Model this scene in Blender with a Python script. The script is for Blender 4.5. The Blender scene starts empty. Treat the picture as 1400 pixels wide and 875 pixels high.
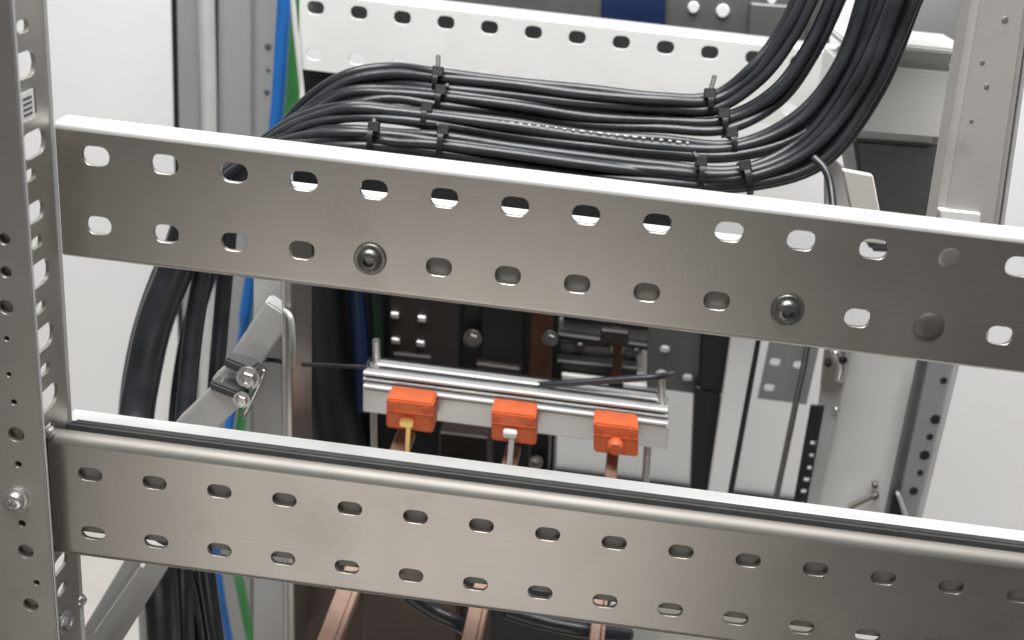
import bpy, bmesh, math, random
from mathutils import Vector, Matrix
random.seed(7)
sc = bpy.context.scene
col = sc.collection

# ------------------------------------------------------------------ camera
F, YAW, PITCH, ROLL = 1553.5, math.radians(2.394), math.radians(23.02), math.radians(6.104)
CAM = Vector((0.0, -0.3807, 1.2))
fw = Vector((-math.sin(YAW)*math.cos(PITCH), math.cos(YAW)*math.cos(PITCH), -math.sin(PITCH)))
r0 = Vector((math.cos(YAW), math.sin(YAW), 0)); u0 = r0.cross(fw)
cr, sr = math.cos(ROLL), math.sin(ROLL)
RT = r0*cr + u0*sr; UP = u0*cr - r0*sr
cd = bpy.data.cameras.new('camera'); cam = bpy.data.objects.new('camera', cd); col.objects.link(cam)
cd.sensor_width = 36; cd.lens = F/1400*36; cd.clip_start = 0.01; cd.clip_end = 60
m = Matrix((RT, UP, -fw)).transposed().to_4x4(); m.translation = CAM
cam.matrix_world = m
sc.camera = cam
cd.dof.use_dof = True; cd.dof.focus_distance = 0.46; cd.dof.aperture_fstop = 11

# ------------------------------------------------------------------ light
w = bpy.data.worlds.new('World'); sc.world = w; w.use_nodes = True
bg = w.node_tree.nodes['Background']
bg.inputs[0].default_value = (1.0, 0.965, 0.92, 1); bg.inputs[1].default_value = 0.10
def area(name, loc, aim, sx, sy, e, c=(1, 1, 1)):
    l = bpy.data.lights.new(name, 'AREA'); l.shape = 'RECTANGLE'; l.size = sx; l.size_y = sy; l.energy = e; l.color = c
    o = bpy.data.objects.new(name, l); col.objects.link(o); o.location = loc
    o.rotation_euler = (Vector(aim)-Vector(loc)).to_track_quat('-Z', 'Y').to_euler()
    return o
area('ceiling_lamp', (0.06, 0.12, 1.95), (0.02, 0.34, 1.0), 1.0, 0.24, 13, (1, 0.995, 0.99))
area('front_fill', (-0.15, -0.45, 2.2), (0.0, 0.25, 1.0), 0.9, 0.5, 20, (1, 0.995, 0.985))  # added overhead fill in front, lifts the matte panels behind the rails
area('sheen_fill', (-0.09, -0.52, 0.67), (-0.02, 0.0, 0.97), 0.46, 0.42, 0.70, (1, 0.955, 0.90))  # unseen fill added low in front for the sheen on the rails
vs = sc.view_settings
vs.view_transform = 'Standard'; vs.look = 'None'; vs.gamma = 1; vs.exposure = 0; vs.use_curve_mapping = False

# ------------------------------------------------------------------ helpers
def P(px, py, Y):
    d = fw*F + RT*(px-700) - UP*(py-437.5)
    return CAM + d*((Y-CAM.y)/d.y)
def ppm(p):                                   # pixels (of 1400) per metre at a point
    return F/((p-CAM).dot(fw))
X3, Y3, Z3 = Vector((1, 0, 0)), Vector((0, 1, 0)), Vector((0, 0, 1))

MATS = {}
def mat(name, c, rough=0.5, metal=0.0, var=0.06, scale=60, bump=0.0, bscale=400, spec=0.5, dirt=0.0, stretch=None, coat=0.0, scratch=0.0):
    mm = bpy.data.materials.new(name); mm.use_nodes = True
    nt = mm.node_tree; b = nt.nodes['Principled BSDF']; L = nt.links.new
    tc = nt.nodes.new('ShaderNodeTexCoord'); mp = nt.nodes.new('ShaderNodeMapping')
    L(tc.outputs['Object'], mp.inputs[0])
    if stretch: mp.inputs['Scale'].default_value = stretch
    n = nt.nodes.new('ShaderNodeTexNoise'); n.inputs['Scale'].default_value = scale; n.inputs['Detail'].default_value = 5
    n.inputs['Roughness'].default_value = 0.6; L(mp.outputs[0], n.inputs['Vector'])
    rp = nt.nodes.new('ShaderNodeValToRGB'); e = rp.color_ramp.elements
    e[0].position, e[1].position = 0.3, 0.7
    e[0].color = tuple(max(0, x*(1-var)) for x in c)+(1,); e[1].color = tuple(min(1, x*(1+var)) for x in c)+(1,)
    L(n.outputs['Fac'], rp.inputs[0]); out = rp.outputs[0]
    if dirt > 0:
        n2 = nt.nodes.new('ShaderNodeTexNoise'); n2.inputs['Scale'].default_value = 23; n2.inputs['Detail'].default_value = 8
        n2.inputs['Roughness'].default_value = 0.75; L(mp.outputs[0], n2.inputs['Vector'])
        r2 = nt.nodes.new('ShaderNodeValToRGB'); r2.color_ramp.elements[0].position = 0.56; r2.color_ramp.elements[1].position = 0.74
        r2.color_ramp.elements[0].color = (0, 0, 0, 1); r2.color_ramp.elements[1].color = (dirt, dirt, dirt, 1)
        L(n2.outputs['Fac'], r2.inputs[0])
        mx = nt.nodes.new('ShaderNodeMixRGB'); L(r2.outputs[0], mx.inputs[0]); L(out, mx.inputs[1])
        mx.inputs[2].default_value = (c[0]*0.45, c[1]*0.41, c[2]*0.36, 1); out = mx.outputs[0]
    if scratch > 0:
        for sc_, an in (((7, 7, 420), 0.0), ((9, 9, 300), 0.5)):
            m2 = nt.nodes.new('ShaderNodeMapping'); m2.inputs['Scale'].default_value = sc_; m2.inputs['Rotation'].default_value = (0, an, 0)
            L(tc.outputs['Object'], m2.inputs[0])
            ns = nt.nodes.new('ShaderNodeTexNoise'); ns.inputs['Scale'].default_value = 1.6; ns.inputs['Detail'].default_value = 2; L(m2.outputs[0], ns.inputs['Vector'])
            rs = nt.nodes.new('ShaderNodeValToRGB'); rs.color_ramp.elements[0].position = 0.66; rs.color_ramp.elements[1].position = 0.72
            rs.color_ramp.elements[0].color = (0, 0, 0, 1); rs.color_ramp.elements[1].color = (scratch,)*3+(1,)
            L(ns.outputs['Fac'], rs.inputs[0])
            mx = nt.nodes.new('ShaderNodeMixRGB'); L(rs.outputs[0], mx.inputs[0]); L(out, mx.inputs[1])
            mx.inputs[2].default_value = (min(1, c[0]*1.5), min(1, c[1]*1.5), min(1, c[2]*1.5), 1); out = mx.outputs[0]
    L(out, b.inputs['Base Color'])
    mr = nt.nodes.new('ShaderNodeMapRange'); mr.inputs['To Min'].default_value = max(0.02, rough-0.09); mr.inputs['To Max'].default_value = min(1, rough+0.09)
    n3 = nt.nodes.new('ShaderNodeTexNoise'); n3.inputs['Scale'].default_value = scale*2.3; n3.inputs['Detail'].default_value = 6; L(mp.outputs[0], n3.inputs['Vector'])
    L(n3.outputs['Fac'], mr.inputs['Value']); L(mr.outputs[0], b.inputs['Roughness'])
    b.inputs['Metallic'].default_value = metal; b.inputs['Specular IOR Level'].default_value = spec
    b.inputs['Coat Weight'].default_value = coat
    if bump > 0:
        n4 = nt.nodes.new('ShaderNodeTexNoise'); n4.inputs['Scale'].default_value = bscale; n4.inputs['Detail'].default_value = 4; L(mp.outputs[0], n4.inputs['Vector'])
        bp = nt.nodes.new('ShaderNodeBump'); bp.inputs['Strength'].default_value = bump; bp.inputs['Distance'].default_value = 0.0006
        L(n4.outputs['Fac'], bp.inputs['Height']); L(bp.outputs[0], b.inputs['Normal'])
    MATS[name] = mm
    return mm
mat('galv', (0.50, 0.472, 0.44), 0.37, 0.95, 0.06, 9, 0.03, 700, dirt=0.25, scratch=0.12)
mat('galv_soft', (0.36, 0.342, 0.32), 0.62, 0.85, 0.06, 9, 0.03, 700, dirt=0.25, scratch=0.1)  # darker, rougher galv: lamp glare on the bend toned down in colour
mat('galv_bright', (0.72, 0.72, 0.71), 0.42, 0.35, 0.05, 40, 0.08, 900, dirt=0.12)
mat('galv_dark', (0.40, 0.385, 0.365), 0.45, 0.75, 0.09, 30, 0.12, 900, dirt=0.3)
mat('painted_steel', (0.56, 0.555, 0.54), 0.48, 0.0, 0.04, 30, 0.1, 700, dirt=0.14)
mat('taupe_steel', (0.47, 0.45, 0.42), 0.42, 0.85, 0.06, 12, 0.05, 700, dirt=0.3, scratch=0.12)
mat('mid_paint', (0.34, 0.345, 0.345), 0.45, 0.1, 0.04, 14, 0.05, 600, dirt=0.12)
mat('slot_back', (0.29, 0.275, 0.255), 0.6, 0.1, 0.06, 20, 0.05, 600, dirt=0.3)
mat('soft_post', (0.46, 0.44, 0.42), 0.6, 0.0, 0.08, 14, 0.05, 600, dirt=0.55)
mat('white_paint', (0.82, 0.82, 0.80), 0.5, 0.0, 0.03, 20, 0.06, 500, dirt=0.08)
mat('grey_paint', (0.30, 0.31, 0.30), 0.5, 0.0, 0.05, 20, 0.06, 500, dirt=0.1)
mat('white_wall', (0.80, 0.80, 0.80), 0.7, 0.0, 0.015, 6, 0.05, 300)
mat('beige_base', (0.60, 0.575, 0.54), 0.6, 0.0, 0.04, 14, 0.06, 300, dirt=0.15)
mat('black_sheath', (0.026, 0.028, 0.033), 0.34, 0.0, 0.45, 45, 0.18, 500, spec=0.62)
mat('black_plastic', (0.018, 0.018, 0.018), 0.42, 0.0, 0.2, 60, 0.1, 600)
mat('dark_housing', (0.012, 0.014, 0.014), 0.45, 0.0, 0.2, 30, 0.08, 400, dirt=0.3)
mat('brown_housing', (0.035, 0.026, 0.022), 0.45, 0.0, 0.2, 30, 0.08, 400, dirt=0.3)
mat('lower_brown', (0.085, 0.058, 0.047), 0.5, 0.0, 0.2, 30, 0.08, 400, dirt=0.3)
mat('dark_steel', (0.15, 0.155, 0.15), 0.45, 0.4, 0.12, 40, 0.1, 700, dirt=0.3)
mat('rubber', (0.05, 0.052, 0.05), 0.6, 0.0, 0.2, 60, 0.2, 500)
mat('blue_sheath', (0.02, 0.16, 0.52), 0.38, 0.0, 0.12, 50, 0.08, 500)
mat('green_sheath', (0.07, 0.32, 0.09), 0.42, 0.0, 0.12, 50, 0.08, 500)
mat('white_sheath', (0.66, 0.66, 0.64), 0.45, 0.0, 0.06, 50)
mat('orange_block', (0.70, 0.14, 0.045), 0.5, 0.0, 0.12, 90, 0.12, 600, dirt=0.2)
mat('copper', (0.36, 0.235, 0.175), 0.5, 0.35, 0.3, 45, 0.12, 500, dirt=0.5, stretch=(1, 1, 0.25))
mat('copper_shaded', (0.13, 0.065, 0.045), 0.5, 0.7, 0.2, 50, 0.12, 500, dirt=0.4)  # copper with the shade it stands in put into its colour
mat('brass', (0.86, 0.62, 0.24), 0.3, 0.85, 0.08, 60)
mat('zinc', (0.74, 0.74, 0.73), 0.3, 0.9, 0.08, 120, 0.15, 900)
mat('plug_dark', (0.16, 0.15, 0.14), 0.5, 0.6, 0.15, 80, 0.1, 700, dirt=0.3)
mat('bolt_dark', (0.22, 0.215, 0.205), 0.34, 0.9, 0.15, 120, 0.2, 900, dirt=0.4)
mat('aluminium', (0.62, 0.62, 0.61), 0.36, 0.6, 0.05, 30, 0.06, 600, stretch=(0.2, 1, 1), dirt=0.1)
mat('label_white', (0.8, 0.8, 0.78), 0.5, 0, 0.02, 40)
mat('print_ink', (0.06, 0.06, 0.06), 0.6, 0, 0.02, 40)
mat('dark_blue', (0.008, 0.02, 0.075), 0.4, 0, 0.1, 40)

def root_loc(p):
    while p.parent: p = p.parent
    return p.location.copy()
def thing(name, label, cat, loc, group=None):
    o = bpy.data.objects.new(name, None); col.objects.link(o); o.empty_display_size = 0.01
    o.location = loc; o['label'] = label; o['category'] = cat
    if group: o['group'] = group
    return o
def put(name, me, material, parent=None, smooth=None, label=None):
    """link mesh given in world coordinates; a child shares its root's origin, a top-level mesh gets an origin at its base"""
    if parent is not None: off = root_loc(parent)
    else:
        vs_ = [v.co for v in me.vertices]
        off = Vector(((min(v.x for v in vs_)+max(v.x for v in vs_))/2, (min(v.y for v in vs_)+max(v.y for v in vs_))/2, min(v.z for v in vs_)))
    me.transform(Matrix.Translation(-off))
    o = bpy.data.objects.new(name, me); col.objects.link(o)
    me.materials.clear(); me.materials.append(MATS[material])
    if parent is not None: o.parent = parent
    else: o.location = off
    if smooth is not None:
        for p in me.polygons: p.use_smooth = True
        if smooth < 3: me.set_sharp_from_angle(angle=smooth)
    if label: o['label'] = label
    return o
def tag(o, label, cat, group=None):
    o['label'] = label; o['category'] = cat
    if group: o['group'] = group
    return o
def mesh(verts, faces, name='m'):
    me = bpy.data.meshes.new(name); me.from_pydata([tuple(v) for v in verts], [], faces); me.update()
    bm = bmesh.new(); bm.from_mesh(me); bmesh.ops.recalc_face_normals(bm, faces=bm.faces); bm.to_mesh(me); bm.free()
    return me
def join(meshes):
    bm = bmesh.new()
    for a in meshes:
        bm.from_mesh(a); bpy.data.meshes.remove(a)
    me = bpy.data.meshes.new('m'); bm.to_mesh(me); bm.free(); return me
def hexa(c8, bev=0.0004, seg=1):
    """eight corners: bottom four in order, then top four"""
    me = mesh(c8, [(0, 1, 2, 3), (4, 5, 6, 7), (0, 1, 5, 4), (1, 2, 6, 5), (2, 3, 7, 6), (3, 0, 4, 7)])
    if bev:
        bm = bmesh.new(); bm.from_mesh(me)
        bmesh.ops.bevel(bm, geom=list(bm.edges), offset=bev, segments=seg, affect='EDGES', clamp_overlap=True)
        bm.to_mesh(me); bm.free()
    return me
def obox(c, a, b, h, bev=0.0004, seg=1):
    """box about centre c with half-extent vectors a, b, h"""
    return hexa([c-a-b-h, c+a-b-h, c+a+b-h, c-a+b-h, c-a-b+h, c+a-b+h, c+a+b+h, c-a+b+h], bev, seg)
def quadbox(pts, depth, bev=0.0005, seg=1):
    """four world corners of a front face, pushed back along +y by depth"""
    d = Vector((0, depth, 0)); return hexa(list(pts)+[p+d for p in pts], bev, seg)
def bar(a, b, wx, wy, side=None, bev=0.0004, seg=1):
    """rectangular bar from a to b; wx width along side, wy depth"""
    t = (b-a).normalized(); s = (side or X3); s = (s - t*s.dot(t)).normalized(); n = t.cross(s)
    return obox((a+b)/2, s*wx/2, n*wy/2, (b-a)/2, bev, seg)
def rrect(cu, cv, w_, h_, r=None, n=5):
    r = min(w_, h_)/2*0.98 if r is None else r
    out = []
    for sx, sy, a0 in ((1, 1, 0), (-1, 1, 90), (-1, -1, 180), (1, -1, 270)):
        for i in range(n):
            a = math.radians(a0+90*i/(n-1)); out.append((cu+sx*(w_/2-r)+r*math.cos(a), cv+sy*(h_/2-r)+r*math.sin(a)))
    return out
def circ(cu, cv, r, n=18):
    return [(cu+r*math.cos(2*math.pi*i/n), cv+r*math.sin(2*math.pi*i/n)) for i in range(n)]
def plate(O, U, V, outline, holes, t, bev=0.00016):
    """punched sheet: its front face lies in the plane O,U,V; thickness goes along -(U x V)"""
    cu = bpy.data.curves.new('c', 'CURVE'); cu.dimensions = '2D'; cu.fill_mode = 'BOTH'
    cu.extrude = t/2-bev; cu.bevel_depth = bev; cu.bevel_resolution = 0; cu.offset = -bev
    for poly in [outline]+list(holes):
        s = cu.splines.new('POLY'); s.points.add(len(poly)-1)
        for q, (a, b) in zip(s.points, poly): q.co = (a, b, 0, 1)
        s.use_cyclic_u = True
    o = bpy.data.objects.new('c', cu); col.objects.link(o)
    dg = bpy.context.evaluated_depsgraph_get()
    me = bpy.data.meshes.new_from_object(o.evaluated_get(dg))
    bpy.data.objects.remove(o); bpy.data.curves.remove(cu)
    N = U.cross(V)
    M = Matrix((U, V, N)).transposed().to_4x4(); M.translation = O - N*t/2
    me.transform(M)
    bm = bmesh.new(); bm.from_mesh(me); bmesh.ops.remove_doubles(bm, verts=bm.verts, dist=1e-6); bmesh.ops.recalc_face_normals(bm, faces=bm.faces); bm.to_mesh(me); bm.free()
    return me
def rect(u0_, v0, u1, v1): return [(u0_, v0), (u1, v0), (u1, v1), (u0_, v1)]
def sheet(prof, x0, x1, t):
    """sheet profile (y, z) centre-line, swept along x"""
    n = len(prof); L, R = [], []
    for i in range(n):
        a = Vector(prof[max(0, i-1)]); b = Vector(prof[min(n-1, i+1)]); d = (b-a).normalized(); nn = Vector((-d.y, d.x))
        p = Vector(prof[i]); L.append(p+nn*t/2); R.append(p-nn*t/2)
    ring = L+R[::-1]; k = len(ring)
    v = [(x0, p.x, p.y) for p in ring]+[(x1, p.x, p.y) for p in ring]
    f = [(i, (i+1) % k, k+(i+1) % k, k+i) for i in range(k)]
    for i in range(n-1):
        f.append((i, i+1, k-2-i, k-1-i)); f.append((k+i, k+i+1, k+k-2-i, k+k-1-i))
    return mesh(v, f)
def arc(cy, cz, r, a0, a1, n=6):
    return [(cy+r*math.cos(math.radians(a0+(a1-a0)*i/(n-1))), cz+r*math.sin(math.radians(a0+(a1-a0)*i/(n-1)))) for i in range(n)]
def spline(pts, per=8):
    out = []
    for i in range(len(pts)-1):
        p0 = pts[max(0, i-1)]; p1 = pts[i]; p2 = pts[i+1]; p3 = pts[min(len(pts)-1, i+2)]
        for k in range(per):
            t = k/per
            out.append(0.5*((2*p1)+(p2-p0)*t+(2*p0-5*p1+4*p2-p3)*t*t+(3*p1-p0-3*p2+p3)*t**3))
    out.append(pts[-1]); return out
def tube(pts, r, n=12, per=8, smooth=True):
    c = spline(pts, per) if smooth else pts
    v, f = [], []; t0 = (c[1]-c[0]).normalized(); nrm = t0.orthogonal().normalized()
    for i, p in enumerate(c):
        t = (c[min(i+1, len(c)-1)]-c[max(i-1, 0)]).normalized()
        nrm = (nrm - t*nrm.dot(t)).normalized(); b = t.cross(nrm)
        rr = r(i/(len(c)-1)) if callable(r) else r
        for k in range(n):
            a = 2*math.pi*k/n; v.append(p+(nrm*math.cos(a)+b*math.sin(a))*rr)
        if i:
            o = (i-1)*n
            for k in range(n): f.append((o+k, o+(k+1) % n, o+n+(k+1) % n, o+n+k))
    f.append(tuple(range(n))); f.append(tuple(range(len(v)-n, len(v))))
    return mesh(v, f)
def lathe(c, ax, prof, n=20):
    """prof: list of (radius, height along ax)"""
    ax = ax.normalized(); a = ax.orthogonal().normalized(); b = ax.cross(a); v, f = [], []
    for r, h in prof:
        for k in range(n):
            q = 2*math.pi*k/n; v.append(c+ax*h+(a*math.cos(q)+b*math.sin(q))*r)
    for i in range(len(prof)-1):
        for k in range(n): f.append((i*n+k, i*n+(k+1) % n, (i+1)*n+(k+1) % n, (i+1)*n+k))
    f.append(tuple(range(n))); f.append(tuple(range(len(v)-n, len(v))))
    return mesh(v, f)
def bolt(parent, c, ax, r, m_='bolt_dark', kind='hex', name='bolt'):
    """washer, head (hex, or round with a recessed socket)"""
    ax = ax.normalized()
    ws = put(name, lathe(c, ax, [(r*1.35, 0), (r*1.35, r*0.2), (r*1.28, r*0.26), (r*0.9, r*0.26)], 22), m_, parent, 0.6)
    if kind == 'hex':
        me = lathe(c+ax*r*0.24, ax, [(r*0.98, 0), (r*0.98, r*0.5), (r*0.86, r*0.62), (r*0.4, r*0.64), (r*0.34, r*0.5)], 6)
        put('head', me, m_, ws, 0.4)
    else:
        me = lathe(c+ax*r*0.24, ax, [(r, 0), (r, r*0.25), (r*0.86, r*0.5), (r*0.55, r*0.62), (r*0.5, r*0.62), (r*0.46, r*0.15)], 20)
        put('head', me, m_, ws, 0.7)
    return ws

# ------------------------------------------------------------------ setting
YW = 0.62
zf = P(860, 655, YW).z
def struct(o): o['kind'] = 'structure'; return o
zfl = zf-0.07
struct(put('wall', mesh([(-1.3, YW, zfl-0.02), (1.3, YW, zfl-0.02), (1.3, YW, 1.75), (-1.3, YW, 1.75)], [(0, 1, 2, 3)]), 'white_wall'))
struct(put('floor', mesh([(-1.3, 0.05, zfl), (1.3, 0.05, zfl), (1.3, YW-0.006, zfl), (-1.3, YW-0.006, zfl)], [(0, 1, 2, 3)]), 'beige_base'))
plx0, plx1 = P(742, 645, YW-.06).x, P(1120, 690, YW-.06).x
pl = thing('base_plinth', 'beige steel base plinth with a dark rear joint, low behind the busbar support', 'plinth', ((plx0+plx1)/2, YW-.09, zfl))
put('body', obox(Vector(((plx0+plx1)/2, YW-.095, (zf+zfl)/2)), X3*(plx1-plx0)/2, Y3*.090, Z3*(zf-zfl)/2, .001), 'beige_base', pl)
put('rear_joint', obox(Vector(((plx0+plx1)/2, YW-.0035, zf-.002)), X3*(plx1-plx0)/2, Y3*.0015, Z3*.006, .0003), 'rubber', pl)

# left corner post planes (the rails butt against its side face)
YP = -0.030
xs = P(46, 430, YP).x
xsd = xs-0.004
def side_yz(px, py):
    d = fw*F + RT*(px-700) - UP*(py-437.5); return CAM+d*((xsd-CAM.x)/d.x)
YQ = side_yz(85, 430).y
# ------------------------------------------------------------------ front upper rail
xl = xsd+0.0012
T = 0.0018; PIT = 0.025
XT0, ZT1, ZT2 = CAM.x-0.1691, CAM.z-0.1189, CAM.z-0.1449
XR = 0.32
zt = P(700, 240, 0).z; zb = P(700, 427, 0).z
rail = thing('punched_rail', 'grey punched steel rail crossing in front, upper of the two nearest', 'rail', (0.04, 0.005, zb), 'punched cross rails')
holes = []
for k in range(17):
    if k != 12: holes.append(rrect(XT0+PIT*k, ZT1, 0.0098, 0.0070, 0.0031))
    holes.append(rrect(XT0+PIT*k, ZT2, 0.0092, 0.0068, 0.0030))
R = 0.0024
put('front_plate', plate(Vector((0, 0, 0)), X3, Z3, rect(xl, zb+0.0025, XR, zt-R), holes, T), 'galv', rail, 0.5)
put('top_flange', sheet([(T/2, zt-R-0.00016), (T/2, zt-R)]+arc(R, zt-R, R-T/2, 180, 90)[1:]+[(0.0105, zt-T/2)], xl, XR, T), 'galv_bright', rail, 0.5)  # paler than the front plate: light from above put into the colour
put('bottom_flange', sheet([(T/2, zb+0.0025+0.00016), (T/2, zb+0.0025)]+arc(0.0025, zb+0.0025, 0.0025-T/2, 180, 270)[1:]+[(0.012, zb+T/2)], xl, XR, T), 'galv', rail, 0.5)
bolt(rail, Vector((XT0+4*PIT, 0, ZT2)), -Y3, 0.0044, kind='round')
bolt(rail, Vector((XT0+10*PIT, 0, ZT2)), -Y3, 0.0044, kind='round')
put('plug', lathe(Vector((XT0+12*PIT, 0, ZT2)), -Y3, [(0.0054, 0), (0.0054, 0.0004), (0.0046, 0.0010), (0.002, 0.0012)], 20), 'plug_dark', rail, 0.6)
put('dimple', lathe(Vector((XT0+12*PIT+0.001, 0, ZT1)), -Y3, [(0.0038, 0), (0.0033, 0.0002), (0.002, 0.0003)], 18), 'galv_dark', rail, 0.6)
# angle bolted behind the upper rail; its lit shelf shows through the upper slots
za = P(700, 332, 0.012).z
ang = thing('mounting_angle', 'folded steel angle fixed behind the upper front rail, seen through its slots', 'bracket', (0.03, 0.03, za-0.045))
ax0, ax1 = P(440, 340, 0.015).x, P(1020, 420, 0.015).x
put('shelf', obox(Vector(((ax0+ax1)/2-0.012, 0.0275, za+0.0006)), X3*((ax1-ax0)/2+0.012), Y3*0.0225, Z3*0.0009), 'galv_bright', ang)  # pale shelf over a darker web: light and shade in their colours
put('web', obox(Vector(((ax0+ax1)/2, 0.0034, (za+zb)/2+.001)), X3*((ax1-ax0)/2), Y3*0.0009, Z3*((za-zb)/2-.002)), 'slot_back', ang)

# ------------------------------------------------------------------ front lower rail
YB = 0.3609-0.3807
XB0, ZB1, ZB2 = CAM.x-0.1683, CAM.z-0.2381, CAM.z-0.2646
ztb = P(700, 675, YB).z; zbb = P(700, 842, YB).z
xlb = P(70, 680, YB).x
rail = thing('punched_rail', 'grey punched steel rail crossing in front, lower of the two nearest, with dark slots', 'rail', (0.04, YB+0.005, zbb), 'punched cross rails')
holes = []
for k in range(17):
    holes.append(rrect(XB0+PIT*k, ZB1, 0.0092, 0.0056, 0.0027))
    holes.append(rrect(XB0+PIT*k, ZB2, 0.0094, 0.0058, 0.0028))
R = 0.0038
put('front_plate', plate(Vector((0, YB, 0)), X3, Z3, [(xlb, zbb+0.003), (XR, zbb+0.003), (XR, ztb-R), (xlb, ztb-R)], holes, T), 'galv', rail, 0.5)
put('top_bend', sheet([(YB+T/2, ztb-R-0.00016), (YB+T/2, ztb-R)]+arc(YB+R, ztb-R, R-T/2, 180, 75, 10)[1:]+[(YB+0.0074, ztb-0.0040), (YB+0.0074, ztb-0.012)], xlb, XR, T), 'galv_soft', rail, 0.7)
put('bottom_flange', sheet([(YB+T/2, zbb+0.003+0.00016), (YB+T/2, zbb+0.003)]+arc(YB+0.003, zbb+0.003, 0.003-T/2, 180, 270)[1:]+[(YB+0.010, zbb+T/2)], xlb, XR, T), 'galv', rail, 0.5)
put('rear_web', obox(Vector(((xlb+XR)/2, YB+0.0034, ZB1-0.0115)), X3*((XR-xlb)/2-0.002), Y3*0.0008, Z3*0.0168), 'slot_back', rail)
put('end_seam', bar(Vector((xlb-0.0016, YB+0.004, zbb+0.006)), Vector((xlb-0.0016, YB+0.004, ztb-0.006)), 0.0016, 0.005), 'rubber', rail)

# lit edge bar with a dark strip as the gap's shade, behind the lower rail
zs = P(700, 650, YB+0.022).z
lip = thing('edge_bar', 'bright steel edge bar with a dark strip for the shaded groove, running along the lower front rail', 'bar', (0.04, YB+0.022, zs-0.02))
xe = P(92, 570, YB+0.022).x
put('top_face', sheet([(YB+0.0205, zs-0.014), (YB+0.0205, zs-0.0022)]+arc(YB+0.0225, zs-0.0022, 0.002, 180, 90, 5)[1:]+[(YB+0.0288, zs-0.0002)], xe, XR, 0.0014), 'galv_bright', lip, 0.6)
ya, yb_, za_, zb_ = YB+0.0086, YB+0.0196, ztb+0.0002, zs+0.0010
put('gap_shade', hexa([Vector((xlb+.003, ya, za_-.010)), Vector((XR, ya, za_-.010)), Vector((XR, yb_, za_-.010)), Vector((xlb+.003, yb_, za_-.010)), Vector((xlb+.003, ya, za_)), Vector((XR, ya, za_)), Vector((XR, yb_, zb_)), Vector((xlb+.003, yb_, zb_))], .0004), 'rubber', lip)
for k_ in (.35, .72):
    c_ = Vector((0, ya+(yb_-ya)*k_, za_+(zb_-za_)*k_+.0003))
    put('gap_rib', bar(c_+X3*(xlb+.004), c_+X3*XR, .0014, .0009, Y3, bev=.0002), 'rubber', lip)
bc = P(66, 592, YB)
put('end_screw', lathe(P(66, 592, YB), -Y3, [(0.002, -0.002), (0.002, 0.0008), (0.0012, 0.0014)], 12), 'zinc', lip, 0.6)

# ------------------------------------------------------------------ left front post
ztop, zbot = 1.5, zfl+0.001
post = thing('frame_post', 'perforated grey steel corner post at the left edge, nearest the camera', 'post', (xs-0.015, YP, zbot), 'cabinet frame posts')
def L2(px, py, Y, X=None): return P(px, py, Y)
fh = []
for (px, py, r) in ((6, 327, .0020), (8, 372, .0020), (8, 420, .0026), (9, 463, .0009), (12, 512, .0009), (19, 550, .0011), (22, 594, .0030), (25, 635, .0013), (30, 716, .0014), (35, 754, .0030), (50, 797, .0012), (42, 827, .0030)):
    q = P(px, py, YP); fh.append(circ(q.x, q.z, r))
put('front_face', plate(Vector((0, YP, 0)), X3, Z3, rect(xs-0.034, zbot, xs-0.0004, ztop), fh, 0.0016), 'taupe_steel', post, 0.5)
# side face: plane x = xsd, running back from the front face, whose edge overhangs it
sh = []
for (px, py, r, kind) in ((24, 38, .0022, 'c'), (26, 92, .0046, 'c'), (35, 145, .004, 's'), (40, 200, .0048, 'c'), (35, 243, .0022, 'c'), (42, 294, .0038, 'c'), (44, 336, .0022, 'c'), (47, 380, .0048, 'c'), (50, 425, .0022, 'c'), (53, 468, .0048, 'c'), (56, 510, .0022, 'c'), (60, 551, .0048, 'c'), (62, 592, .0022, 'c'), (78, 777, .0036, 'c'), (80, 812, .0024, 'c')):
    q = side_yz(px, py)
    ru = min(r*1.75, 0.0085)
    u_ = min(max(q.y-YP+0.0035, 0.0030+ru), YQ-YP-ru-0.002)
    sh.append(rrect(u_, q.z, ru*2, r*1.9, r*0.9) if kind == 'c' else rect(u_-r, q.z-r, u_+r, q.z+r))
put('side_face', plate(Vector((xsd, YP, 0)), Y3, Z3, rect(0.002, zbot, YQ-YP, ztop), sh, 0.0016), 'taupe_steel', post, 0.5)
put('hole_shade', obox(Vector((xs-0.020, YP+0.0036, (zbot+1.08)/2)), X3*0.0145, Y3*0.0008, Z3*(1.08-zbot)/2), 'slot_back', post)  # dark plate added so the front holes show no light behind
put('lip', bar(Vector((xs+0.0001, YP+0.0006, zbot)), Vector((xs+0.0001, YP+0.0006, ztop)), 0.0010, 0.0018, bev=0.0005, seg=2), 'galv_bright', post, 0.5)  # pale strip: the highlight along the post edge put into its colour
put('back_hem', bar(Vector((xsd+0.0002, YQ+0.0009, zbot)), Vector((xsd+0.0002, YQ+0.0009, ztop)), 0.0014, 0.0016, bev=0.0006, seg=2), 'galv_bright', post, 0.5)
bolt(post, P(22, 683, YP), -Y3, 0.0040, 'zinc', 'round')
bolt(post, side_yz(86, 850)+X3*0.0002, X3, 0.0036, 'zinc', 'hex')
lab = put('sticker', obox(side_yz(35, 145)+X3*0.0006-Y3*0.0002, X3*0.0002, Y3*0.0046, Z3*0.0050, 0), 'label_white', post, label='small square white printed label')
for i, dz in enumerate((0.0028, 0.0010, -0.0008, -0.0026)):
    put('print_line', obox(side_yz(35, 145)+X3*0.0009+Z3*dz-Y3*0.0002, X3*0.0001, Y3*0.0030, Z3*0.00035, 0), 'print_ink', lab)

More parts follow.
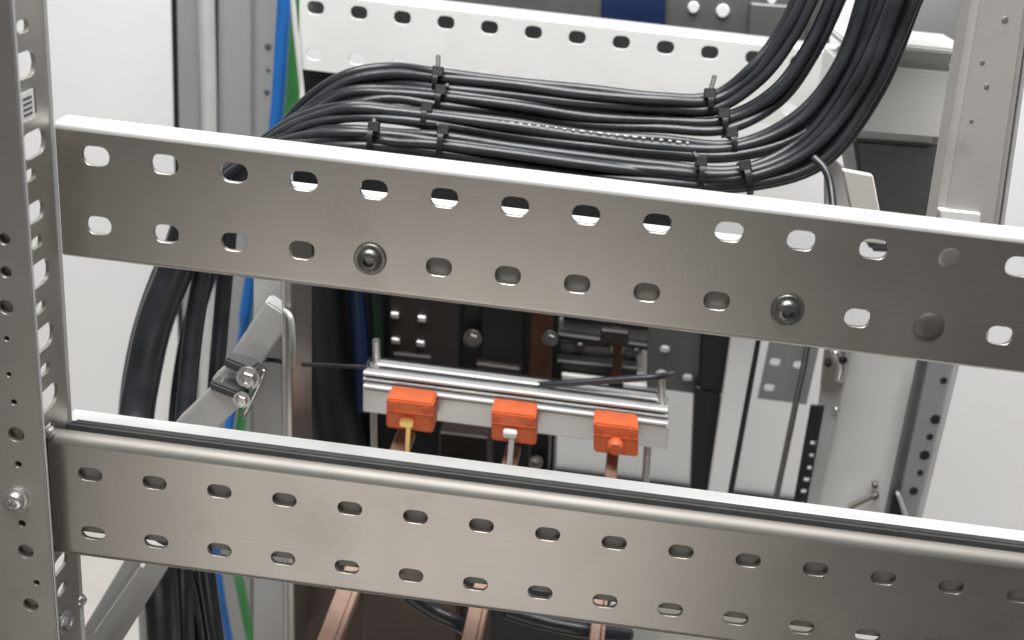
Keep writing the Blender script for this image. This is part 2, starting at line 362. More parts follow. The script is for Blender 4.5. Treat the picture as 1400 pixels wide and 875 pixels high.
# ------------------------------------------------------------------ rear rail
YK = 0.6546-0.3807
XK0, ZK = CAM.x-0.1577, CAM.z-0.1014
ztk = P(750, 24, YK).z; zbk = P(800, 130, YK).z-0.004
rail = thing('punched_rail', 'white lit punched rail at the back above the cable bundle', 'rail', (0.04, YK, zbk), 'punched cross rails')
xk0, xk1 = P(408, 60, YK).x, P(1215, 130, YK).x
holes = []
for k in range(12):
    holes.append(rrect(XK0+PIT*k, ZK, 0.0098, 0.0072, 0.0032)); holes.append(rrect(XK0+PIT*k, ZK-0.0262, 0.0090, 0.0066, 0.003))
put('front_plate', plate(Vector((0, YK, 0)), X3, Z3, rect(xk0, zbk, xk1, ztk-0.003), holes, T), 'white_paint', rail, 0.5)
put('top_flange', sheet([(YK+T/2, ztk-0.003)]+arc(YK+0.003, ztk-0.003, 0.003-T/2, 180, 90)[1:]+[(YK+0.022, ztk-T/2)], xk0, xk1, T), 'galv_bright', rail, 0.5)
strip_pts = [P(412, 152, .292), P(486, 158, .292), P(486, 100, .292), P(412, 92, .292)]
put('shadowed_plate', quadbox(strip_pts, .004), 'black_plastic', rail)  # black patch stands in for a plate lying in shadow
put('rear_web', obox(Vector(((xk0+xk1)/2, YK+0.020, (ztk+zbk)/2+0.004)), X3*((xk1-xk0)/2), Y3*0.0009, Z3*((ztk-zbk)/2-0.007)), 'mid_paint', rail)

# ------------------------------------------------------------------ left background post and trims
def strip(name, pts, Y, depth, m_, parent=None, bev=0.0006, seg=1):
    return put(name, quadbox([P(a, b, Y) for a, b in pts], depth, bev, seg), m_, parent, 0.5)
rp = thing('rear_post', 'tall grey rear post with a bright rounded ridge, left of the blue cable', 'post', P(305, 640, 0.36), 'cabinet frame posts')
strip('flat_face', [(258, 900), (276, 900), (272, -500), (232, -500)], 0.365, 0.01, 'mid_paint', rp)
rid = tube([P(277, -500, 0.352), P(281, -60, 0.352), P(286, 180, 0.352), P(284, 420, 0.352), P(278, 900, 0.352)], 0.0052, 16, 6)
put('ridge', rid, 'galv_bright', rp, 2)
strip('groove', [(290, 900), (300, 900), (300, -500), (291, -500)], 0.372, 0.01, 'dark_steel', rp)
strip('wide_face', [(298, 900), (342, 900), (342, -500), (298, -500)], 0.360, 0.012, 'mid_paint', rp)
strip('side_flange', [(342, 900), (372, 900), (378, -500), (341, -500)], 0.368, 0.012, 'mid_paint', rp)
for (px, py, r) in ((367, 63, .0024), (367, 95, .0014), (365, 125, .0020)):
    put('hole_plug', lathe(P(px, py, 0.368), -Y3, [(r, 0), (r, 0.0004), (r*0.7, 0.0008)], 14), 'dark_steel', rp, 0.6)
gs = strip('door_gasket', [(245, 560), (252, 560), (237, -500), (223, -500)], 0.38, 0.012, 'black_plastic')
tag(gs, 'thin black vertical rubber gasket beside the grey rear post', 'gasket')

# ------------------------------------------------------------------ coloured cables
def cable(name, label, pts, r, m_, cat='cable', group=None, n=12):
    return tag(put(name, tube([P(*p) for p in pts], r, n, 8), m_, None, 2), label, cat, group)
cable('cable', 'bright blue insulated cable hanging vertically beside the rear post', [(398, -500, .30), (390, -60, .30), (385, 60, .30), (377, 170, .30), (358, 300, .30), (340, 400, .30), (326, 500, .30), (305, 640, .28), (296, 740, .26), (301, 810, .25), (322, 920, .25)], lambda t: 0.0042 if t < .55 else 0.0030, 'blue_sheath')
cable('cable', 'green insulated cable hanging right behind the blue one', [(424, -500, .32), (412, -60, .32), (405, 60, .32), (398, 160, .32), (378, 300, .32), (358, 400, .32), (344, 480, .32), (322, 640, .29), (318, 740, .27), (330, 810, .26), (352, 920, .26)], lambda t: 0.0048 if t < .55 else 0.0034, 'green_sheath')
cable('wire', 'thin white wire bending down beside the green cable to the black bundle', [(388, -500, .27), (398, -60, .27), (402, 20, .27), (408, 80, .27), (413, 130, .27), (410, 152, .265), (396, 185, .26)], 0.0016, 'white_sheath', 'wire', n=8)

# ------------------------------------------------------------------ black cable bundle
BUND = {  # centre-lines in three stretches
 'A': [(258, 470, .20), (292, 350, .19), (340, 250, .18), (392, 182, .175), (430, 143, .175), (478, 113, .175), (535, 102, .175), (600, 110, .17), (700, 121, .17), (800, 131, .17), (900, 140, .17), (975, 140, .17), (1034, 103, .17), (1075, 50, .17), (1105, -10, .17), (1132, -80, .17), (1236, -420, .17)],
 'B': [(216, 470, .19), (262, 350, .18), (325, 250, .17), (385, 186, .168), (430, 154, .166), (478, 133, .165), (535, 128, .165), (600, 136, .165), (700, 149, .165), (800, 160, .165), (900, 168, .165), (990, 168, .165), (1060, 130, .165), (1110, 66, .165), (1145, -10, .165), (1172, -80, .165), (1268, -420, .165)],
 'C': [(200, 470, .18), (246, 350, .17), (310, 250, .16), (378, 188, .156), (425, 165, .154), (480, 153, .153), (540, 156, .153), (600, 164, .153), (700, 178, .153), (800, 191, .153), (900, 201, .153), (1004, 205, .153), (1097, 169, .153), (1156, 91, .153), (1192, -10, .153), (1216, -80, .153), (1304, -420, .153)],
 'D': [(186, 470, .17), (230, 350, .16), (290, 255, .15), (368, 205, .144), (425, 188, .142), (480, 184, .14), (540, 188, .14), (600, 195, .14), (700, 209, .14), (800, 223, .14), (900, 234, .14), (1010, 239, .14), (1105, 200, .14), (1175, 112, .14), (1226, -10, .14), (1252, -80, .14), (1338, -420, .14)],
}
SUB = {'A': [(-10, .000, .0024), (-3, -.004, .0025), (4, .000, .0023), (10, -.003, .0025), (0, .005, .0022)],
       'B': [(-9, .001, .0023), (-3, -.003, .0024), (4, .001, .0023), (9, -.003, .0025)],
       'C': [(-9, .002, .0024), (-3, -.004, .0025), (3, -.002, .0026), (10, .000, .0024), (0, .005, .0023), (7, -.005, .0022)],
       'D': [(-8, .004, .0024), (-2, -.001, .0025), (4, -.003, .0024), (10, .000, .0025), (15, -.003, .0024), (19, .004, .0023)]}
LVL = {'A': 'top', 'B': 'second', 'C': 'third', 'D': 'lowest'}
ORD = ['uppermost', 'second', 'third', 'fourth', 'fifth']
for b, pts in BUND.items():
    for i, (o, dy, r) in enumerate(SUB[b]):
        out = []
        for j, (px, py, Y) in enumerate(pts):
            a = pts[max(0, j-1)]; c = pts[min(len(pts)-1, j+1)]
            tx, ty = c[0]-a[0], c[1]-a[1]; l = math.hypot(tx, ty); nx, ny = -ty/l, tx/l
            k = 1.0
            if j >= 12: k = {'A': 1.1, 'B': 0.95, 'C': 1.45, 'D': 1.75}[b]
            if j <= 3: k = 0.8
            jit = random.uniform(-2.6, 2.6)*(0.5 if j in (7, 11) else 1)
            out.append((px+nx*(o*k+jit), py+ny*(o*k+jit), Y+dy+random.uniform(-.0022, .0022)))
        # carry on downward behind the rails
        sx = {'A': 268, 'B': 252, 'C': 236, 'D': 220}[b]
        tail = [(out[0][0]+random.uniform(-6, 6)-16+{'A': 6, 'B': -6, 'C': -4, 'D': 0}[b], 600, out[0][2]-.02), (sx-22+o*0.6, 730, out[0][2]-.05), (sx+2+o*0.8, 800, out[0][2]-.06), (sx+22+o*0.8, 920, out[0][2]-.06)]
        cable('bundle_cable', 'black sheathed cable, %s in the %s layer of the tied bundle sweeping upward at right' % (ORD[i] if i < len(SUB[b])-1 else 'last', LVL[b]),
              tail[::-1]+out, r, 'black_sheath', 'cable', 'black cables of the tied bundle')
mk = bpy.data.objects['bundle_cable.009']
mks = []
for i in range(26):
    t_ = i/25; px_ = 640+300*t_; py_ = 161+34*t_
    c_ = P(px_, py_, .1465); al = (P(px_+10, py_+1.15, .1465)-c_).normalized(); v_ = (UP-al*UP.dot(al)).normalized(); nrm_ = al.cross(v_).normalized()
    mks.append(obox(c_, al*random.uniform(.0004, .0012), v_*.0003, nrm_*.0003, 0))
put('printed_marks', join(mks), 'label_white', mk)
# heavier black cables in front, lower left
cable('heavy_cable', 'thick black cable at the lower left, nearest the white wall', [(262, 300, .13), (238, 372, .13), (212, 440, .125), (196, 510, .12), (186, 575, .11), (188, 640, .09), (205, 720, .07), (218, 790, .06), (224, 900, .06)], 0.0088, 'black_sheath')
cable('heavy_cable', 'black cable hanging between the two white gaps at lower left', [(292, 300, .14), (278, 372, .14), (266, 440, .135), (258, 510, .13), (252, 575, .12), (246, 640, .10), (250, 720, .08), (250, 790, .07), (252, 900, .07)], 0.0050, 'black_sheath')
cable('heavy_cable', 'black cable hanging behind the diagonal brace at lower left', [(314, 300, .16), (308, 372, .16), (302, 440, .155), (296, 510, .15), (290, 575, .14), (272, 640, .12), (276, 720, .10), (284, 790, .09), (300, 900, .09)], 0.0042, 'black_sheath')
cable('thin_cable', 'short thin black cable dropping from the bundle bend to the front rail', [(1112, 215, .12), (1128, 232, .115), (1136, 256, .11), (1140, 300, .10)], 0.0017, 'black_sheath')

# cable ties
def tie(px, py, rx, ry, Y, label, ang_=0.0, tail=1):
    c = P(px, py, Y); s = 1/ppm(c)
    along = (P(px+10, py+10*ang_, Y)-c).normalized(); v = (UP-along*UP.dot(along)).normalized(); d = along.cross(v).normalized()
    t = thing('cable_tie', label, 'cable tie', c, 'black cable ties on the bundle')
    ring = []
    n = 20; vv, ff = [], []
    for i in range(n):
        a = 2*math.pi*i/n
        for (rr, aa) in ((1.0, -1), (1.0, 1), (1.10, 1), (1.10, -1)):
            vv.append(c+v*math.cos(a)*ry*s*rr+d*math.sin(a)*rx*s*rr+along*aa*0.0013)
    for i in range(n):
        j = (i+1) % n
        for k in range(4): ff.append((i*4+k, i*4+(k+1) % 4, j*4+(k+1) % 4, j*4+k))
    put('band', mesh(vv, ff), 'black_plastic', t, 0.6)
    hc = c+v*ry*s*1.12-d*0.0*s
    nd = (CAM-c).normalized()
    hc = c+v*ry*s*0.75+nd*rx*s*0.85
    put('head', obox(hc, along*0.0027, v*0.0024, d*0.0020, 0.0004), 'black_plastic', t)
    if tail:
        put('tail', bar(hc, hc+v*0.0066*tail+along*random.uniform(-.004, .004)-d*.002, 0.0022, 0.0008, along), 'black_plastic', t)
tie(597, 111, 22, 17, .17, 'cable tie round the top cable layer at the left end', .12, 1.3)
tie(601, 137, 23, 18, .165, 'cable tie round the second cable layer at the left end', .12, .6)
tie(582, 161, 24, 19, .153, 'cable tie round the third cable layer at the left end', .13, 0)
tie(604, 194, 26, 21, .140, 'cable tie round the lowest cable layer, right one at the left end', .13, .5)
tie(510, 190, 26, 21, .140, 'cable tie round the lowest cable layer, farthest left', .08, .7)
tie(970, 141, 22, 17, .17, 'cable tie round the top cable layer where it starts bending up', 0, 1.4)
tie(990, 169, 22, 18, .165, 'cable tie round the second cable layer at the right bend', -.05, .4)
tie(1002, 196, 24, 19, .153, 'cable tie round the third cable layer at the right bend', -.1, 0)
tie(957, 238, 26, 22, .140, 'cable tie round the lowest cable layer before the right bend', .08, .7)
tie(1022, 243, 26, 22, .140, 'cable tie round the lowest cable layer inside the right bend', -.2, .3)

# ------------------------------------------------------------------ top middle background
sw = thing('switch_box', 'dark grey apparatus box with two white round caps at the top', 'switch', P(960, 60, .34))
strip('body', [(590, 70), (1130, 130), (1160, -320), (590, -320)], .34, .05, 'dark_steel', sw, 0.002, 2)
for (px, py, r) in ((948, 10, .0036), (988, 15, .0042), (1055, -1, .003)):
    put('cap', lathe(P(px, py, .34), -Y3, [(r, 0), (r, 0.001), (r*0.8, 0.002)], 16), 'label_white', sw, 0.7)
strip('blue_cover', [(820, 60), (908, 70), (916, -150), (830, -150)], .335, .01, 'dark_blue', sw, 0.001)
strip('front_step', [(1020, 90), (1100, 98), (1104, 10), (1026, 4)], .333, .008, 'dark_steel', sw, 0.001)

# ------------------------------------------------------------------ upper right structure
bm_ = thing('side_beam', 'pale grey box beam joining the right post behind the cables', 'beam', P(1230, 200, .20))
strip('front_face', [(1128, 196), (1300, 210), (1330, 80), (1150, 62)], .20, .05, 'white_paint', bm_, 0.008, 5)
strip('top_rib', [(1150, 62), (1330, 80), (1332, 70), (1152, 52)], .197, .055, 'galv_bright', bm_, 0.001, 2)
ub = thing('upper_panel', 'dim grey side panel above the pale box beam at the right', 'panel', P(1290, 60, .26))
strip('sheet', [(1180, 120), (1338, 130), (1368, -420), (1180, -420)], .27, .01, 'grey_paint', ub)
strip('fold', [(1316, 120), (1340, 124), (1381, -420), (1352, -420)], .262, .006, 'taupe_steel', ub)
db = thing('dark_box', 'dark grey box under the pale beam beside the right post', 'box', P(1220, 300, .205))  # plain dark box filling the area under the beam
put('body', quadbox([P(1190, 345, .205), P(1296, 350, .205), P(1303, 200, .205), P(1166, 190, .205)], .05, 0.002, 2), 'dark_steel', db, 0.5)
bp = thing('beige_bracket', 'beige steel bracket left of the dark box', 'bracket', P(1180, 300, .115))
strip('plate', [(1172, 330), (1212, 335), (1194, 240), (1152, 232)], .112, .004, 'beige_base', bp)
strip('rear_plate', [(1128, 330), (1172, 335), (1160, 235), (1128, 206)], .15, .004, 'painted_steel', bp)

rpost = thing('frame_post', 'wide taupe steel post at the right, standing behind the upper front rail', 'post', P(1300, 600, .10), 'cabinet frame posts')
pp = [P(1276, 330, .09), P(1372, 340, .09), P(1418, -90, .09), P(1362, -90, .09)]
# a straight upright face with punched dots
xa, xb = P(1284, 290, .09), P(1372, 300, .09)
put('front_face', quadbox([P(1254, 470, .09), P(1344, 478, .09), P(1483, -500, .09), P(1413, -500, .09)], .02, 0.003, 3), 'soft_post', rpost, 0.5)
put('edge_trim', quadbox([P(1344, 478, .095), P(1349, 479, .095), P(1489, -500, .095), P(1483, -500, .095)], .012, 0.0005), 'galv_bright', rpost)
put('foot_plate', quadbox([P(1290, 318, .088), P(1340, 322, .088), P(1342, 292, .088), P(1284, 286, .088)], .004, 0.0006), 'white_paint', rpost)
for (px, py, r) in ((1374, 27, .0017), (1343, 85, .0012), (1349, 118, .0014), (1328, 165, .0011)):
    put('rivet', lathe(P(px, py, .09), -Y3, [(r*.8, 0), (r*0.7, .0003), (r*.3, .0005)], 12), 'galv_dark', rpost, 0.7)

# ------------------------------------------------------------------ middle-left: post, brace
mp_ = thing('frame_post', 'pale steel upright with a bright edge left of the dark switchgear', 'post', P(380, 900, .06), 'cabinet frame posts')
strip('front_face', [(346, 900), (389, 900), (384, 300), (346, 300)], .095, .004, 'painted_steel', mp_)
strip('bright_edge', [(389, 900), (392, 900), (387, 300), (384, 300)], .068, .036, 'galv_bright', mp_)
strip('side_face', [(392, 900), (403, 900), (398, 300), (387, 300)], .071, .036, 'galv', mp_)
put('handle', tube([P(389, 425, .069), P(396, 432, .065), P(399, 445, .064), P(400, 470, .064), P(399, 500, .069)], .0013, 10, 6), 'galv_bright', mp_, 2)
br = thing('brace', 'shiny diagonal steel brace with a dark clamp, crossing the black cables', 'brace', P(270, 570, .085))
put('upper_arm', bar(P(337, 492, .085), P(386, 418, .085), .0145, .010, bev=.0010, seg=2), 'galv_bright', br, 0.5)
put('middle_arm', bar(P(306, 527, .082), P(340, 496, .082), .0125, .010, bev=.0008, seg=2), 'galv_bright', br, 0.5)
put('lower_arm', bar(P(258, 590, .078), P(322, 528, .078), .0150, .012, bev=.0008, seg=2), 'galv_bright', br, 0.5)
put('clamp', bar(P(312, 490, .078), P(350, 506, .075), .0050, .009, Z3, bev=.0010, seg=2), 'dark_steel', br, 0.5)
put('clamp', bar(P(292, 522, .075), P(336, 540, .071), .0044, .008, Z3, bev=.0010, seg=2), 'dark_steel', br, 0.5)
bolt(br, P(340, 516, .070), -Y3, .0042, 'zinc', 'hex')
bolt(br, P(331, 546, .066), -Y3, .0030, 'zinc', 'hex')
put('stay', tube([P(362, 505, .08), P(350, 535, .08), P(332, 570, .08)], .0014, 8, 4), 'zinc', br, 2)
put('screw', lathe(P(366, 433, .083), -Y3, [(.0013, -.001), (.0013, .0006), (.0008, .001)], 10), 'bolt_dark', br, .6)
cable('wire', 'thin black wire running level from the brace clamp across the dark housing', [(340, 494, .085), (370, 492, .085), (400, 497, .085), (440, 499, .10), (500, 502, .12)], .0011, 'black_sheath', 'wire', n=8)

# ------------------------------------------------------------------ dark switchgear behind the busbar holder
hs = thing('switchgear_housing', 'large black switchgear housing behind the busbar support', 'switchgear', P(560, 640, .24))
strip('shell', [(398, 760), (752, 800), (768, 250), (398, 226)], .25, .06, 'dark_housing', hs, 0.003, 2)
put('curved_cover', tube([P(432, 350, .235), P(438, 450, .235), P(452, 560, .235), P(478, 700, .235)], .018, 20, 6), 'dark_housing', hs, 2)
strip('brown_cover', [(530, 500), (626, 514), (630, 400), (532, 388)], .242, .02, 'brown_housing', hs, 0.001)
strip('brown_cover', [(655, 522), (712, 530), (716, 415), (658, 405)], .243, .02, 'dark_housing', hs, 0.001)
strip('ledge', [(536, 503), (590, 510), (590, 488), (536, 482)], .238, .01, 'brown_housing', hs, 0.001)
strip('ledge', [(650, 514), (712, 522), (712, 504), (650, 496)], .238, .01, 'brown_housing', hs, 0.001)
for (px, py) in ((540, 430), (577, 435), (541, 465), (575, 469)):
    put('terminal', obox(P(px, py, .240), X3*.0026, Y3*.002, Z3*.0019, .0006), 'zinc', hs)
bolt(hs, P(646, 462, .240), -Y3, .0042, 'bolt_dark', 'hex')
bolt(hs, P(752, 462, .236), -Y3, .0036, 'bolt_dark', 'hex')
put('busbar_stub', quadbox([P(722, 530, .238), P(752, 534, .238), P(758, 400, .238), P(728, 396, .238)], .004, .0006), 'copper_shaded', hs)
strip('lower_block', [(600, 655), (668, 665), (668, 598), (600, 590)], .20, .03, 'brown_housing', hs, .001)
strip('lower_block', [(722, 645), (750, 650), (752, 590), (724, 586)], .17, .02, 'black_plastic', hs, .001)
put('lower_screw', lathe(P(733, 630, .168), -Y3, [(.004, 0), (.004, .002), (.002, .003)], 14), 'zinc', hs, .6)

mat('shaded_green', (0.005, 0.02, 0.009), 0.45, 0, 0.1, 40)  # green sheath with shade put into the colour
cable('cable', 'blue cable with shadow in its colour, left of the busbar support', [(486, 360, .225), (490, 430, .225), (494, 480, .225), (498, 560, .225)], .0048, 'dark_blue')  # blue cable, its shade painted in as near-black navy
cable('cable', 'green cable with shadow in its colour, just left of the brown covers', [(508, 360, .226), (514, 430, .226), (516, 480, .226), (518, 560, .226)], .0036, 'shaded_green')
mech = thing('drive_mechanism', 'grey mechanical linkage with a brown copper strap seen above the busbar support', 'mechanism', P(820, 520, .27))
strip('rear_plate', [(758, 500), (892, 512), (892, 452), (758, 436)], .29, .01, 'painted_steel', mech, .001)
strip('slot_backdrop', [(770, 440), (935, 460), (940, 268), (772, 250)], .285, .006, 'dark_housing', mech, .001)  # black plate added to darken the view through the upper rail slots
strip('black_bar', [(758, 464), (890, 481), (890, 472), (758, 455)], .27, .008, 'black_plastic', mech, .001)
strip('plate', [(764, 488), (836, 497), (836, 474), (764, 466)], .275, .006, 'galv', mech, .001)
strip('plate', [(852, 502), (880, 505), (880, 482), (852, 478)], .275, .006, 'galv', mech, .001)
strip('lower_shade', [(758, 528), (870, 536), (872, 503), (760, 492)], .262, .02, 'black_plastic', mech, .001)
put('copper_strap', quadbox([P(836, 525, .255), P(850, 527, .255), P(852, 450, .255), P(838, 448, .255)], .003, .0005), 'copper_shaded', mech)
strip('strap_head', [(820, 468), (860, 473), (860, 454), (821, 450)], .250, .006, 'brown_housing', mech, .001)
bolt(mech, P(793, 473, .272), -Y3, .0028, 'bolt_dark', 'round')
bolt(mech, P(870, 480, .272), -Y3, .0028, 'bolt_dark', 'round')
strip('white_strip', [(768, 525), (832, 527), (828, 519), (768, 512)], .255, .004, 'label_white', mech, .0005)
strip('white_strip', [(852, 540), (900, 546), (898, 530), (852, 524)], .255, .004, 'label_white', mech, .0005)

# ------------------------------------------------------------------ busbar support
YH = 0.15
hd = thing('busbar_support', 'ribbed grey aluminium busbar support carrying three orange insulators', 'busbar support', P(700, 610, YH))
def hstrip(name, y0, y1, dY, depth, m_, x0=496, x1=913, bev=.0005):
    k = .1255
    return put(name, quadbox([P(x0, y1, YH+dY), P(x1, y1+(x1-x0)*k, YH+dY), P(x1+1, y0+(x1-x0)*k, YH+dY), P(x0, y0, YH+dY)], depth, bev), m_, hd)
hstrip('front_face', 531, 563, 0, .012, 'aluminium')
hstrip('lower_rib', 526, 531, -.002, .016, 'galv_bright')
hstrip('groove', 514, 526, .002, .012, 'dark_steel')  # dark strip: shade inside the extrusion's groove put into the colour
hstrip('middle_rib', 516, 520, .0005, .012, 'aluminium')
hstrip('upper_rib', 508, 513, -.001, .016, 'galv_bright')
hstrip('slot', 501, 508, .004, .014, 'black_plastic', 500, 910)  # black strip paints the shade inside the slot
hstrip('top_rib', 497, 501, .005, .006, 'galv_bright', 515, 910)
def stud(a, b, r, m_='zinc'):
    n = 14
    prof = []; L = (b-a).length
    k = int(L/.0012)
    for i in range(k): prof += [(r, i*L/k), (r*.84, (i+.5)*L/k)]
    prof.append((r*.8, L))
    return put('stud', lathe(a, b-a, prof, 10), m_, hd, .7)
stud(P(516, 503, YH+.010), P(514, 464, YH+.010), .0021)
stud(P(512, 640, YH+.010), P(511, 560, YH+.010), .0020)
stud(P(905, 556, YH+.006), P(904, 511, YH+.006), .0022)
stud(P(882, 668, YH+.006), P(886, 604, YH+.006), .0022)
for (a, b) in ((515, 501), (904, 548)):
    put('nut', lathe(P(a, b, YH+.008), Z3, [(.0042, -.001), (.0042, .0014), (.003, .002)], 6), 'zinc', hd, .4)
put('stud_cap', lathe(P(904, 512, YH+.006), Z3, [(.0034, -.001), (.0034, .001), (.002, .002)], 10), 'zinc', hd, .6)

# insulators with pins, and the copper bars
pos = ['leftmost, with a yellow pin', 'middle, with a white pin', 'rightmost, with an orange knob']
for i, (cx, cy, w_, h_) in enumerate(((560, 567, 64, 44), (702, 584, 61, 44), (842, 600, 61, 44))):
    t = thing('insulator', 'orange red plastic insulator block on the busbar support, %s' % pos[i], 'insulator', P(cx, cy+25, YH-.012), 'orange busbar insulators')
    k = .124
    Yf = YH-.020
    q = lambda dx, dy, Y=Yf: P(cx+dx, cy+dy+dx*k, Y)
    put('block', quadbox([q(-w_/2, h_/2), q(w_/2, h_/2), q(w_/2, -h_/2+4), q(-w_/2, -h_/2+4)], .016, .0009, 2), 'orange_block', t, .6)
    pc = q((-4, -5, -1)[i], (14, 12, 12)[i], Yf-.004)
    mm_ = ('brass', 'label_white', 'orange_block')[i]
    if i < 2:
        put('pin_head', obox(pc+Z3*.001, X3*.0034, Y3*.0022, Z3*.0018, .0006, 2), mm_, t, .6)
        put('pin', bar(pc-Y3*.001+X3*.0012, pc-Z3*.026-Y3*.001+X3*.0016, .0028, .0014, bev=.0004), mm_, t)
    else:
        put('pin_head', lathe(pc, -Y3, [(.0042, -.003), (.0042, .0005), (.003, .0022)], 16), mm_, t, .6)
    for sx_ in (-.36, .36):
        put('screw_recess', lathe(q(w_*sx_, -h_*.22, Yf), -Y3, [(.0013, -.0004), (.0013, .0003), (.0008, .0003), (.0007, -.0002)], 12), 'orange_block', t, .6)
    put('mould_line', quadbox([q(-w_/2+1, -1.0, Yf-.0003), q(w_/2-1, -1.0, Yf-.0003), q(w_/2-1, -2.2, Yf-.0003), q(-w_/2+1, -2.2, Yf-.0003)], .001, 0), 'orange_block', t)
ends = [((556, 592), (446, 885), 24, .020), ((702, 612), (640, 890), 20, .022), ((838, 618), (812, 900), 15, .024)]
nm = ['leftmost', 'middle', 'rightmost']
for i, (a, b, wpx, Yl) in enumerate(ends):
    A = P(a[0], a[1], YH-.004); B = P(b[0], b[1], Yl)
    t = thing('copper_busbar', 'slanting copper busbar dropping from the %s orange insulator' % nm[i], 'busbar', B, 'copper busbars')
    wd = wpx/ppm(A)
    put('bar', bar(A, B, wd*1.05, .005, bev=.0006, seg=1), 'copper', t)
    off = (X3*(-wd*.30))+Vector((0, -.006, 0))
    C = A.lerp(B, .58); D = B
    put('lap_plate', bar(C+off+X3*wd*.75, D+off+X3*wd*.75, wd*.35, .006, bev=.0006), 'copper', t)

cable('cable', 'black cable arching over the busbar support toward the right stud', [(560, 505, .17), (640, 520, .165), (700, 527, .16), (760, 525, .155), (830, 520, .152), (898, 515, .15), (920, 512, .16)], .0019, 'black_sheath', n=10)

# ------------------------------------------------------------------ lower housing under the lower rail
lh = thing('lower_housing', 'dark brown housing seen below the lower front rail between the copper bars', 'housing', P(600, 930, .10))
strip('shell', [(398, 960), (850, 990), (850, 760), (398, 720)], .10, .04, 'lower_brown', lh, .002)
strip('steel_strip', [(832, 960), (900, 966), (900, 840), (834, 830)], .09, .006, 'painted_steel', lh, .001)
strip('cover', [(500, 960), (628, 960), (628, 815), (490, 800)], .085, .02, 'lower_brown', lh, .002)
strip('cover', [(672, 960), (800, 960), (800, 845), (672, 826)], .075, .02, 'black_plastic', lh, .002)
cable('cable', 'black lead drooping between the left and middle copper bars below the rail', [(560, 815, .04), (590, 835, .04), (625, 852, .04), (650, 870, .05)], .0035, 'black_sheath')
cable('cable', 'black lead drooping between the middle and right copper bars below the rail', [(690, 835, .04), (740, 850, .04), (800, 862, .04), (860, 868, .05)], .0035, 'black_sheath')

# ------------------------------------------------------------------ middle right
rb = thing('rear_bracket', 'dark steel bracket with pale slots to the right of the busbar support', 'bracket', P(940, 530, .24))
Yr = .245
o_ = P(885, 532, Yr); o2 = P(1004, 546, Yr); o3 = P(1004, 440, Yr)
strip('plate', [(884, 530), (960, 540), (962, 440), (886, 430)], Yr, .004, 'dark_steel', rb, .0006)
for (px, py) in ((909, 477), (940, 516)):
    put('slot_insert', obox(P(px, py, Yr), X3*.0028, Y3*.0012, Z3*.0022, .0009, 2), 'label_white', rb)
strip('dark_block', [(956, 536), (1000, 540), (1004, 450), (960, 444)], Yr-.01, .02, 'dark_housing', rb, .001)
bs = strip('black_strip', [(944, 676), (984, 684), (986, 534), (950, 528)], .235, .012, 'dark_housing', None, .001)
tag(bs, 'black vertical strip left of the pale inner post', 'strip')
ip = thing('inner_post', 'pale grey flat post with a black edge, right of the busbar support', 'post', P(985, 690, .20), 'cabinet frame posts')
strip('face', [(962, 720), (986, 724), (1042, 420), (1006, 420)], .20, .006, 'white_paint', ip, .0006)
strip('black_edge', [(986, 724), (994, 726), (1049, 420), (1042, 420)], .204, .008, 'black_plastic', ip, .0006)
gp = thing('slotted_plate', 'grey punched plate with pale slots hanging behind the upper front rail', 'plate', P(1080, 550, .26))
Yg = .255
a_, b_ = P(1036, 545, Yg), P(1128, 440, Yg)
hol = [rrect(P(px, py, Yg).x, P(px, py, Yg).z, .0066, .0046, .0018) for (px, py) in ((1060, 495), (1052, 530), (1092, 499))]
put('sheet', plate(Vector((0, Yg, 0)), X3, Z3, rect(a_.x, a_.z, b_.x, b_.z), hol, .002), 'mid_paint', gp, .5)
cable('rod', 'thin grey vertical rod standing right of the pale inner post', [(1110, 430, .23), (1101, 488, .23), (1082, 580, .23), (1057, 700, .23)], .0019, 'bolt_dark', 'rod', n=10)
ps = thing('perforated_strip', 'narrow black strip with a row of square white holes', 'strip', P(1095, 690, .21))
c0, c1 = P(1118, 555, .21), P(1092, 700, .21)
vd = (c0-c1); Ls = vd.length; vd.normalize()
ud = (X3-vd*X3.dot(vd)).normalized()
W_ = .0078
hol = []
for (px, py) in ((1112, 606), (1111, 623), (1108, 640), (1103, 656), (1099, 672), (1096, 688)):
    q = P(px, py, .21)-c1
    hol.append(rrect(q.dot(ud), q.dot(vd), .0034, .0028, .0005, 3))
put('sheet', plate(c1, ud, vd, rect(-W_/2, 0, W_/2, Ls), hol, .0016), 'black_plastic', ps, .5)
tp = thing('side_panel', 'light taupe flat panel at the right between two steel uprights', 'panel', P(1180, 700, .24))
strip('sheet', [(1096, 735), (1206, 745), (1268, 468), (1156, 462)], .24, .004, 'white_paint', tp)
strip('left_flange', [(1100, 735), (1108, 736), (1168, 464), (1132, 460)], .232, .006, 'painted_steel', tp)
put('stay_rod', bar(P(1160, 694, .232), P(1194, 677, .232), .0030, .003, Z3), 'galv', tp)
for (px, py, r) in ((1196, 663, .002), (1196, 678, .0026), (1143, 560, .0022)):
    put('screw', lathe(P(px, py, .236 if px > 1150 else .231), -Y3, [(r, -.001), (r, .001), (r*.6, .002)], 12), 'bolt_dark' if px > 1150 else 'zinc', tp, .6)
hg = thing('hinge_bracket', 'small steel hinge bracket with screws at the top of the taupe panel', 'hinge', P(1140, 520, .225))
strip('leaf', [(1122, 528), (1152, 532), (1156, 480), (1128, 476)], .228, .003, 'galv', hg, .0005)
put('knuckle', tube([P(1140, 480, .222), P(1150, 500, .222), P(1146, 520, .222)], .0026, 12, 4), 'zinc', hg, 2)
put('screw', lathe(P(1132, 497, .227), -Y3, [(.0022, 0), (.0022, .001), (.0012, .002)], 10), 'black_plastic', hg, .6)
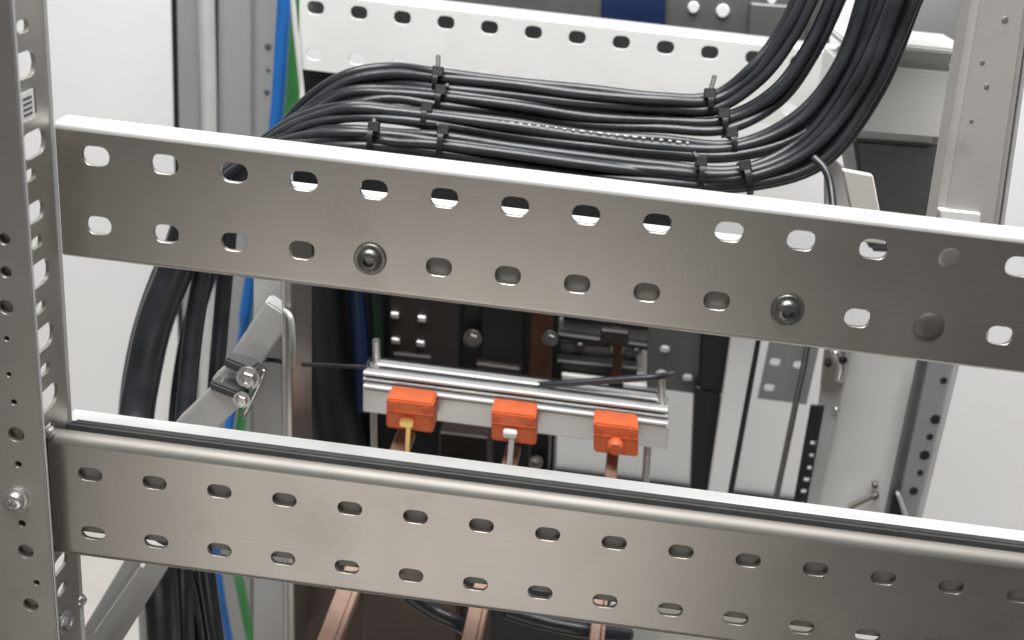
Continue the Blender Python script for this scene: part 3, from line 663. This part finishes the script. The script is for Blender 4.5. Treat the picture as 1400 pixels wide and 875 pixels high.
put('screw', lathe(P(1152, 492, .220), -Y3, [(.0026, 0), (.0026, .001), (.0012, .002)], 10), 'black_plastic', hg, .6)
rpz = thing('right_upright', 'grey steel upright with dark punched holes, left of the bare white wall', 'post', P(1250, 710, .20), 'cabinet frame posts')
strip('dark_edge', [(1206, 740), (1218, 742), (1276, 472), (1264, 470)], .215, .008, 'dark_steel', rpz)
strip('face', [(1218, 742), (1246, 745), (1312, 475), (1275, 470)], .212, .006, 'mid_paint', rpz)
strip('bright_edge', [(1246, 745), (1252, 746), (1318, 476), (1311, 475)], .209, .01, 'galv_bright', rpz)
for (px, py, r) in ((1279, 573, .003), (1271, 597, .002), (1264, 622, .003), (1258, 646, .0018), (1249, 671, .0026), (1290, 520, .002)):
    put('hole_plug', lathe(P(px, py, .212), -Y3, [(r, 0), (r, .0004), (r*.7, .0007)], 12), 'black_plastic', rpz, .6)
strip('foot_gusset', [(1214, 712), (1236, 716), (1226, 672), (1222, 670)], .205, .004, 'black_plastic', rpz)
strip('white_stay', [(1236, 706), (1243, 707), (1231, 676), (1225, 675)], .203, .004, 'galv_bright', rpz)

# ------------------------------------------------------------------ lower left
lb = thing('corner_brace', 'dark grey diagonal folded brace with a bright edge at the lower left corner', 'brace', P(150, 900, .05))
put('web', bar(P(112, 915, .05), P(216, 745, .05), .019, .004, bev=.0006), 'painted_steel', lb)
put('bright_edge', bar(P(132, 865, .043), P(196, 772, .043), .0021, .003, bev=.0005), 'galv_bright', lb)
lp = thing('lower_upright', 'slim pale upright tube at the lower left beside the black cables', 'post', P(205, 950, .08))
put('tube', tube([P(198, 760, .085), P(201, 850, .085), P(205, 950, .085)], .0042, 14, 4), 'painted_steel', lp, 2)
strip('backing', [(206, 950), (216, 950), (212, 770), (204, 770)], .09, .004, 'galv_dark', lp)
ct = thing('white_rod', 'thin white vertical rod beside the bottom of the left corner post', 'rod', P(112, 900, .0))
put('rod', tube([P(109, 820, .0), P(112, 860, .0), P(116, 920, .0)], .0014, 10, 3), 'label_white', ct, 2)
put('knob', lathe(P(109, 821, .0), Z3, [(.0022, -.002), (.0030, 0), (.0022, .002), (.001, .0026)], 12), 'zinc', ct, 2)
